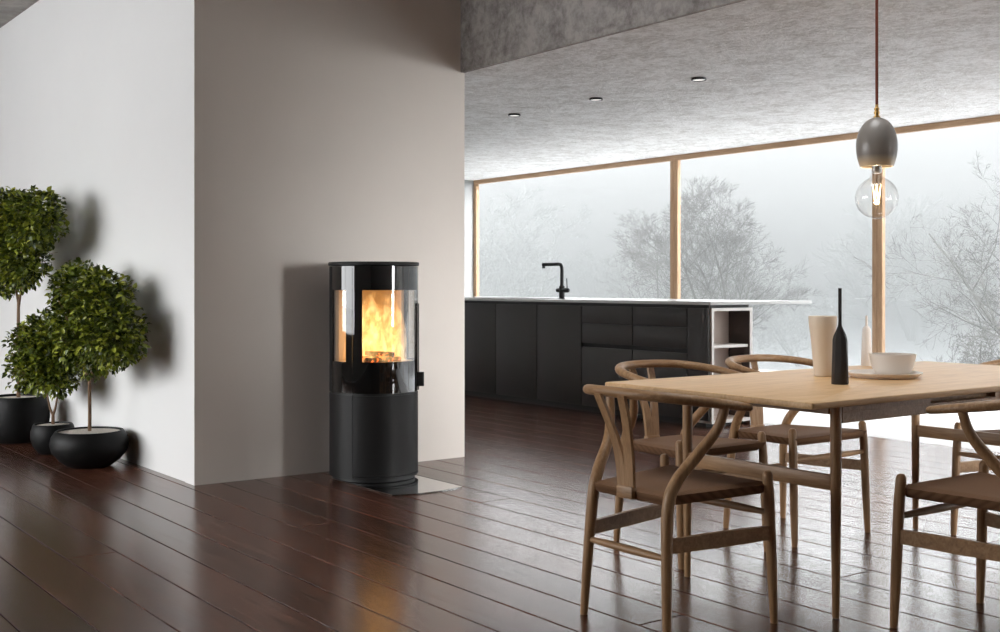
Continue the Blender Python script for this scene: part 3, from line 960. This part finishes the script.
    xi = [0.0, 0.0, 0.0, 0.003, 0.008, 0.015, 0.023, 0.031, 0.040]
    def yb(z):
        f = (z - 0.432) / 0.29
        return -0.200 - 0.066 * f + 0.016 * math.sin(math.pi * f)
    for s in (1, -1):
        R = []
        for z, o_, i_ in zip(zs, xo, xi):
            y = yb(z)
            R.append([bm.verts.new((s * i_, y - 0.006, z)), bm.verts.new((s * o_, y - 0.006, z)), bm.verts.new((s * o_, y + 0.006, z)), bm.verts.new((s * i_, y + 0.006, z))])
        for q, r in zip(R, R[1:]):
            for k in range(4): bm.faces.new((q[k], q[(k + 1) % 4], r[(k + 1) % 4], r[k]))
        bm.faces.new(R[0]); bm.faces.new(R[-1][::-1])
    finish('back_splat', bm, M['oak'], root)
    return root
chair0 = make_chair()
P2 = math.pi / 2
spots = [
    (-2.726, 2.705, 0.0, 'oak wishbone chair with brown cord seat at the near table end, seen from behind'),
    (-3.375, 3.43, -P2, 'oak wishbone chair on the kitchen side of the table, the one nearer the stove'),
    (-3.365, 4.075, -P2, 'oak wishbone chair on the kitchen side of the table, behind the cream vase'),
    (-2.012, 3.425, P2, 'oak wishbone chair with dark arm at the right edge, nearest us on the long side'),
    (-2.655, 4.785, math.pi, 'oak wishbone chair at the far end of the table beside the window'),
]
for i, (x, y, rz, lab) in enumerate(spots):
    c = chair0 if i == 0 else copy_tree(chair0)
    c.location = (x, y, 0); c.rotation_euler = (0, 0, rz)
    tag(c, lab, 'chair', 'wishbone chairs around the dining table')

# ================================================================== THINGS ON THE TABLE
def turned(name, x, y, z, prof, m, lab, cat, n=48):
    bm = bmesh.new(); lathe(bm, prof, n)
    o = finish(name, bm, m); o.location = (x, y, z)
    return tag(o, lab, cat)
turned('vase', -2.8438, 3.6203, TT, [(0, 0), (0.030, 0), (0.033, 0.003), (0.038, 0.07), (0.045, 0.15), (0.051, 0.19), (0.053, 0.226), (0.052, 0.229), (0.049, 0.226), (0.047, 0.20), (0.040, 0.14), (0.033, 0.06), (0, 0.03)], M['cream_ceramic'], 'tall cream tumbler vase flaring upwards on the table', 'vase')
turned('bottle_vase', -2.5788, 3.3768, TT, [(0, 0), (0.028, 0), (0.0295, 0.002), (0.0275, 0.08), (0.0255, 0.155), (0.022, 0.17), (0.0075, 0.202), (0.0062, 0.21), (0.0062, 0.333), (0.0068, 0.336), (0.0045, 0.336), (0.004, 0.30), (0, 0.28)], M['black_ceramic'], 'slender black bottle vase with a long thin neck', 'vase', 8)
turned('bottle_vase', -3.10, 4.24, TT, [(0, 0), (0.0228, 0), (0.0235, 0.002), (0.021, 0.08), (0.0175, 0.155), (0.014, 0.164), (0.0058, 0.172), (0.005, 0.19), (0.005, 0.212), (0.0055, 0.215), (0.003, 0.215), (0, 0.19)], M['white_ceramic'], 'small cream bottle vase behind the bowl', 'vase', 32)
PX, PY = -2.6710, 3.7590
turned('plate', PX, PY, TT, [(0, 0), (0.112, 0), (0.118, 0.003), (0.138, 0.018), (0.1385, 0.021), (0.135, 0.021), (0.113, 0.008), (0, 0.007)], M['white_ceramic'], 'round cream plate with a low rim under the bowl', 'plate', 64)
turned('bowl', -2.6703, 3.8107, TT + 0.0075, [(0, 0), (0.058, 0), (0.062, 0.003), (0.075, 0.03), (0.083, 0.062), (0.0855, 0.074), (0.0855, 0.079), (0.083, 0.079), (0.0805, 0.068), (0.072, 0.032), (0.055, 0.010), (0, 0.008)], M['white_ceramic'], 'deep cream bowl standing on the cream plate', 'bowl', 64)

# ================================================================== PENDANT LAMP
px, py = -2.697, 3.751
lamp = empty('pendant_lamp', (px, py, 1.525), 0, label='grey ceramic egg pendant lamp with a clear globe bulb over the table', cat='lamp')
bm = bmesh.new()
prof = [(0.0, 0.187), (0.010, 0.187)]
for k in range(2, 15):
    a = math.pi / 2 * (1 - k / 14)
    prof.append((0.0755 * math.cos(a) ** 0.95, 0.080 + 0.107 * math.sin(a)))
prof += [(0.0748, 0.06), (0.0715, 0.035), (0.064, 0.010), (0.060, 0.001), (0.058, 0.0), (0.056, 0.002), (0.062, 0.02), (0.068, 0.07), (0.055, 0.14), (0.0, 0.17)]
lathe(bm, prof, 48)
finish('lamp_shade', bm, M['lamp_grey'], lamp)
bm = bmesh.new()
lathe(bm, [(0, 0.183), (0.013, 0.183), (0.013, 0.190), (0.008, 0.193), (0.008, 0.199), (0.011, 0.201), (0.011, 0.208), (0.007, 0.212), (0.010, 0.215), (0.010, 0.222), (0.006, 0.225), (0.006, 0.235), (0, 0.235)], 20)
finish('cord_grip', bm, M['brass'], lamp)
bm = bmesh.new()
tube(bm, [(0, 0, 0.23), (0, 0, 0.9), (0, 0, Z_HIGH + 0.92 - 1.525)], 0.0055, 10, 1, False)
finish('cord', bm, M['cord_red'], lamp)
bm = bmesh.new()
lathe(bm, [(0, 0.02), (0.018, 0.02), (0.018, -0.018), (0.014, -0.024), (0, -0.024)], 24)
finish('lamp_socket', bm, M['steel'], lamp)
bm = bmesh.new()
bp = [(0.0145, 0.0), (0.017, -0.018), (0.024, -0.034)]
for k in range(0, 19):
    a = math.radians(62 - 152 * k / 18)
    bp.append((0.079 * math.cos(a) if k < 18 else 0.0, -0.117 + 0.079 * math.sin(a)))
bp = [(0.0185, 0.01), (0.0195, -0.018), (0.026, -0.040)] + bp[3:]
lathe(bm, bp, 48)
bulb = finish('light_bulb', bm, M['bulb_glass'], lamp)
bm = bmesh.new()
lathe(bm, [(0, -0.02), (0.010, -0.02), (0.008, -0.06), (0.005, -0.085), (0, -0.088)], 14)
finish('filament_stem', bm, M['bulb_glass'], bulb)
bm = bmesh.new()
for k in range(6):
    a = 2 * math.pi * k / 6; b2 = a + math.pi / 6
    tube(bm, [(0.017 * math.cos(a), 0.017 * math.sin(a), -0.065), (0.010 * math.cos(b2), 0.010 * math.sin(b2), -0.125)], 0.0008, 5, 1, False)
    a2 = a + math.pi / 3
    tube(bm, [(0.010 * math.cos(b2), 0.010 * math.sin(b2), -0.125), (0.017 * math.cos(a2), 0.017 * math.sin(a2), -0.065)], 0.0008, 5, 1, False)
finish('filament', bm, M['filament'], bulb)

ll = bpy.data.lights.new('bulb_light', 'POINT'); ll.energy = 1.6; ll.color = (1.0, 0.80, 0.58); ll.shadow_soft_size = 0.012
llo = bpy.data.objects.new('bulb_light', ll); llo.location = (px, py, 1.525 - 0.10); col.objects.link(llo)

# ================================================================== POTTED TREES
def branch_tube(bm, pts, r0, r1, sides=6):
    n = len(pts)
    tube(bm, pts, [r0 + (r1 - r0) * i / (n - 1) for i in range(n)], sides, 3, False)
def potted_tree(x, y, pot_prof, soil_r, soil_z, trunk, blobs, nleaf, leaf_len, lab, seed, pot_lab=None):
    rnd = random.Random(seed)
    root = empty('potted_tree', (x, y, 0), 0, label=lab, cat='potted tree', group='potted trees along the white wall')
    bm = bmesh.new(); lathe(bm, pot_prof, 56)
    finish('pot', bm, M['pot_black'], root)
    bm = bmesh.new(); lathe(bm, [(0, soil_z - 0.02), (soil_r, soil_z - 0.02), (soil_r, soil_z - 0.002), (soil_r * 0.6, soil_z + 0.003), (0, soil_z + 0.005)], 40)
    finish('gravel', bm, M['soil'], root)
    bm = bmesh.new()
    for pts, r0, r1 in trunk: branch_tube(bm, pts, r0, r1, 8)
    for bx, by, bz, rx, rz, w in blobs:
        st = trunk[-1][0][-1] if rnd.random() < 0.5 else trunk[1 % len(trunk)][0][-1]
        for _ in range(9):
            d_ = Vector((rnd.gauss(0, 1), rnd.gauss(0, 1), rnd.gauss(0, 0.8) + 0.2)).normalized()
            e = Vector((bx + d_.x * rx * 0.8, by + d_.y * rx * 0.8, bz + d_.z * rz * 0.8))
            s_ = Vector(st)
            mid = s_.lerp(e, 0.5) + Vector((rnd.uniform(-.02, .02), rnd.uniform(-.02, .02), 0.015))
            branch_tube(bm, [tuple(s_), tuple(mid), tuple(e)], 0.0045, 0.0012, 5)
    finish('trunk', bm, M['bark'], root)
    bm = bmesh.new()
    tot = sum(b[5] for b in blobs)
    for bx, by, bz, rx, rz, w in blobs:
        for _ in range(int(nleaf * w / tot)):
            d_ = Vector((rnd.gauss(0, 1), rnd.gauss(0, 1), rnd.gauss(0, 1))).normalized()
            k = rnd.random() ** 0.42
            nz = 1 + 0.28 * noise.noise(Vector((d_.x * 2.3 + seed, d_.y * 2.3, d_.z * 2.3)))
            p = Vector((bx + d_.x * rx * k * nz, by + max(-1.0, min(1.0, d_.y * k * nz)) * min(rx, 0.17), bz + d_.z * rz * k * nz))
            ax = (d_ * 0.7 + Vector((rnd.gauss(0, .6), rnd.gauss(0, .6), rnd.gauss(0, .5) - 0.15))).normalized()
            sd = ax.cross(Vector((rnd.gauss(0, 0.5), rnd.gauss(0, 0.5), 1))).normalized()
            up = sd.cross(ax).normalized()
            L = leaf_len * rnd.uniform(0.65, 1.2); W = L * rnd.uniform(0.30, 0.40); f = L * 0.12
            a = bm.verts.new(p); t_ = bm.verts.new(p + ax * L - up * f)
            m1 = bm.verts.new(p + ax * L * 0.5 - up * 0.0)
            l1 = bm.verts.new(p + ax * L * 0.28 + sd * W * 0.85 + up * f); l2 = bm.verts.new(p + ax * L * 0.62 + sd * W * 0.8 + up * f)
            r1 = bm.verts.new(p + ax * L * 0.28 - sd * W * 0.85 + up * f); r2 = bm.verts.new(p + ax * L * 0.62 - sd * W * 0.8 + up * f)
            bm.faces.new((a, m1, l2, l1)); bm.faces.new((m1, t_, l2))
            bm.faces.new((a, r1, r2, m1)); bm.faces.new((m1, r2, t_))
    me = bpy.data.meshes.new('foliage'); bm.to_mesh(me); bm.free()
    me.materials.append(M['leaf']); me.shade_smooth()
    o = bpy.data.objects.new('foliage', me); col.objects.link(o); o.parent = root
    return root
# bowl pot in front
Y1 = 2.155
pot1 = [(0, 0), (0.118, 0), (0.128, 0.006), (0.175, 0.040), (0.214, 0.088), (0.226, 0.135), (0.219, 0.175), (0.200, 0.205), (0.192, 0.214), (0.184, 0.214), (0.182, 0.205), (0.18, 0.15), (0, 0.12)]
potted_tree(-7.055, Y1, pot1, 0.1835, 0.205,
    [([(0.0, 0.0, 0.19), (0.004, 0.0, 0.33), (-0.002, 0.0, 0.46), (0.0, 0, 0.50)], 0.0115, 0.0095),
     ([(0, 0, 0.49), (0.035, 0.01, 0.58), (0.07, 0.02, 0.68)], 0.0085, 0.005),
     ([(0, 0, 0.49), (-0.04, -0.01, 0.58), (-0.07, -0.02, 0.70)], 0.0085, 0.005)],
    [(-0.08, -0.03, 1.05, 0.21, 0.17, 1.6), (0.30, -0.03, 0.99, 0.24, 0.18, 1.8), (0.53, -0.03, 0.80, 0.22, 0.19, 1.6), (-0.18, -0.03, 0.86, 0.20, 0.18, 1.3), (0.14, -0.03, 0.74, 0.27, 0.19, 1.7)],
    7600, 0.039, 'potted green tree in the widest and lowest black bowl pot', 11)
pot2 = [(0, 0), (0.080, 0), (0.088, 0.005), (0.122, 0.05), (0.137, 0.10), (0.136, 0.145), (0.124, 0.182), (0.118, 0.19), (0.111, 0.19), (0.110, 0.182), (0.11, 0.14), (0, 0.12)]
potted_tree(-7.73, 2.13, pot2, 0.112, 0.182,
    [([(0.0, 0.0, 0.16), (0.0, 0.0, 0.21), (0.0, 0.0, 0.245)], 0.011, 0.010),
     ([(0, 0, 0.24), (0.03, 0.01, 0.31), (0.055, 0.02, 0.42)], 0.008, 0.005),
     ([(0, 0, 0.24), (-0.045, -0.01, 0.30), (-0.075, -0.02, 0.40)], 0.008, 0.005)],
    [(-0.02, -0.04, 0.62, 0.28, 0.18, 2.0), (0.14, -0.04, 0.52, 0.19, 0.14, 1.0), (-0.26, -0.04, 0.52, 0.20, 0.15, 1.1), (0.05, -0.04, 0.76, 0.24, 0.14, 1.0), (-0.28, -0.04, 0.70, 0.2, 0.15, 0.9)],
    5800, 0.039, 'potted green tree in the small round black pot, its trunk forking low', 12)
pot3 = [(0, 0), (0.150, 0), (0.160, 0.006), (0.192, 0.08), (0.205, 0.17), (0.203, 0.25), (0.190, 0.305), (0.183, 0.315), (0.174, 0.315), (0.172, 0.30), (0.17, 0.25), (0, 0.22)]
potted_tree(-8.46, 2.10, pot3, 0.1735, 0.30,
    [([(0.0, 0.0, 0.27), (0.006, 0.0, 0.50), (-0.004, 0.0, 0.76), (0.0, 0, 0.98)], 0.014, 0.010),
     ([(0, 0, 0.92), (0.05, 0.01, 1.08), (0.10, 0.02, 1.20)], 0.009, 0.005),
     ([(0, 0, 0.95), (-0.05, -0.01, 1.08), (-0.10, -0.02, 1.22)], 0.009, 0.005)],
    [(0.02, -0.05, 1.54, 0.32, 0.20, 2.2), (0.60, -0.05, 1.50, 0.28, 0.21, 1.7), (-0.24, -0.05, 1.46, 0.25, 0.2, 1.2), (0.26, -0.05, 1.25, 0.32, 0.20, 1.7), (-0.14, -0.05, 1.16, 0.24, 0.17, 1.0)],
    8200, 0.041, 'tallest potted green tree in the largest black pot, partly cut by the left edge', 13)

# ================================================================== WINTER TREES OUTSIDE
def frost_mat(name, c):
    return mat(name, c, 0.85, spec=0.15)
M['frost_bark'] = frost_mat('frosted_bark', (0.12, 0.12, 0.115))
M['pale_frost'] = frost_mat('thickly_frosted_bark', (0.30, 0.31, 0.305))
def bare_tree(name, x, y, height, seed, m, kids=(9, 7, 6, 4), twig=0.003, base_r=0.06, trunks=2, wide=1.0, spread=0.16):
    rnd = random.Random(seed)
    bm = bmesh.new()
    def seg(p, q, r0, r1, s):
        ax = (q - p).normalized()
        u = ax.orthogonal().normalized(); w = ax.cross(u)
        A_ = [bm.verts.new(p + (u * math.cos(2 * math.pi * k / s) + w * math.sin(2 * math.pi * k / s)) * r0) for k in range(s)]
        B_ = [bm.verts.new(q + (u * math.cos(2 * math.pi * k / s) + w * math.sin(2 * math.pi * k / s)) * r1) for k in range(s)]
        for k in range(s): bm.faces.new((A_[k], A_[(k + 1) % s], B_[(k + 1) % s], B_[k]))
    def grow(p, d_, L, r, lev):
        n = 6 if lev == 0 else (4 if lev < 3 else 3)
        pts, q, rs = [], p, r
        for i in range(n):
            wob = 0.07 if lev == 0 else 0.13
            d_ = (d_ + Vector((rnd.gauss(0, wob), rnd.gauss(0, wob), rnd.gauss(0, wob) + (0.05 if lev else 0.0)))).normalized()
            q2 = q + d_ * L / n
            r2 = max(r * (1 - 0.8 * (i + 1) / n), twig)
            seg(q, q2, rs, r2, 6 if lev == 0 else 3)
            pts.append((q2, Vector(d_), r2))
            q, rs = q2, r2
        if lev >= len(kids): return
        for j in range(kids[lev]):
            f = rnd.uniform(0.22 if lev == 0 else 0.15, 1.0)
            i = min(n - 1, int(f * n))
            base, bd, br = pts[i]
            if i > 0: base = pts[i - 1][0].lerp(base, f * n - i)
            side = Vector((rnd.gauss(0, 1), rnd.gauss(0, 1), rnd.gauss(0, 0.7)))
            side = (side - bd * side.dot(bd)).normalized()
            ang = rnd.uniform(0.5, 0.95) * wide
            nd = (bd * math.cos(ang) + side * math.sin(ang)).normalized()
            grow(base, nd, L * rnd.uniform(0.42, 0.68) * (1.05 - 0.45 * f), max(br * 0.62, twig), lev + 1)
    z0 = ground_z(x, y) - 0.05
    for k in range(trunks):
        a = Vector((rnd.gauss(0, spread), rnd.gauss(0, spread), 1)).normalized()
        grow(Vector((rnd.uniform(-.12, .12), rnd.uniform(-.12, .12), 0)), a, height * 0.8, base_r, 0)
    me = bpy.data.meshes.new(name)
    zmax = max(v.co.z for v in bm.verts)
    for v in bm.verts: v.co.z *= height / zmax
    bm.to_mesh(me); bm.free()
    me.materials.append(m)
    o = bpy.data.objects.new(name, me); o.location = (x, y, z0); col.objects.link(o)
    return o
def at(u, depth):
    rgt = Vector((math.sin(TH), math.cos(TH), 0))
    return FWD * depth + rgt * depth * (u - 500) / F_PX
def plant(name, u, dist, top_v, lab, **k):
    p = at(u, dist)
    ztop = CAM_H - (top_v - HORIZON) * dist / F_PX
    o = bare_tree(name, p.x, p.y, ztop - ground_z(p.x, p.y), m=k.pop('m', M['frost_bark']), **k)
    return tag(o, lab, 'tree', 'winter trees outside the window')
plant('bare_tree', 722, 30, 172, 'bare grey tree with twin trunks right behind the end of the worktop', seed=5, trunks=2, kids=(13, 10, 7, 5))
plant('bare_tree', 655, 37, 190, 'bare twiggy tree crossed by the left window post', seed=8, trunks=2, wide=1.1, kids=(12, 9, 7, 5))
plant('bare_tree', 520, 50, 184, 'frosted pale tree beyond the left end of the kitchen window', seed=21, trunks=3, m=M['pale_frost'], twig=0.006, wide=1.1)
plant('bare_tree', 1040, 21, 150, 'dark twiggy tree reaching in at the right edge of the window', seed=33, trunks=2, wide=1.15)
plant('bare_tree', 800, 50, 246, 'low frosted thicket between worktop end and cream vase', seed=41, trunks=5, m=M['pale_frost'], twig=0.006, base_r=0.04, wide=1.25, spread=0.5)
plant('bare_tree', 985, 18, 305, 'low twiggy bush at the lower right of the window', seed=52, trunks=6, base_r=0.03, twig=0.003, kids=(9, 7, 5), wide=1.1, spread=0.5)
# far forest, each tree a copy of one
p = at(760, 80)
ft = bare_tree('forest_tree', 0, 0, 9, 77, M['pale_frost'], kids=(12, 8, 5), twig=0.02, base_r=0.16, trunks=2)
rnd = random.Random(4)
used = []
for i in range(34):
    o = ft if i == 0 else ft.copy()
    if i: col.objects.link(o)
    for _ in range(400):
        u = rnd.uniform(470, 1050); dp = rnd.uniform(62, 145)
        p = at(u, dp)
        if all((p - q).length > 9.5 for q in used): break
    else:
        col.objects.unlink(o); continue
    used.append(p)
    o.location = (p.x, p.y, ground_z(p.x, p.y) - 0.1)
    s = rnd.uniform(0.7, 1.15) * (0.75 if u < 850 else 1.15)
    o.scale = (s * 1.2, s * 1.2, s); o.rotation_euler = (0, 0, rnd.uniform(0, 6.28))
    tag(o, 'pale distant tree of the misty forest far beyond the kitchen window', 'tree', 'misty trees of the far forest')
# winter mist over the land
bm = B(-160, 5, 13, 158, -4, 10)
hz = finish('mist', bm, None or M['snow'], smooth=False)
mm = bpy.data.materials.new('mist'); mm.use_nodes = True
mm.node_tree.nodes.clear()
mo = mm.node_tree.nodes.new('ShaderNodeOutputMaterial'); vs_ = mm.node_tree.nodes.new('ShaderNodeVolumePrincipled')
vs_.inputs['Color'].default_value = (0.44, 0.448, 0.45, 1); vs_.inputs['Density'].default_value = 0.030; vs_.inputs['Anisotropy'].default_value = 0.85
mm.node_tree.links.new(vs_.outputs[0], mo.inputs['Volume'])
hz.data.materials.clear(); hz.data.materials.append(mm)
tag(hz, 'white winter mist hanging over the land outside the window', 'mist', kind='stuff')
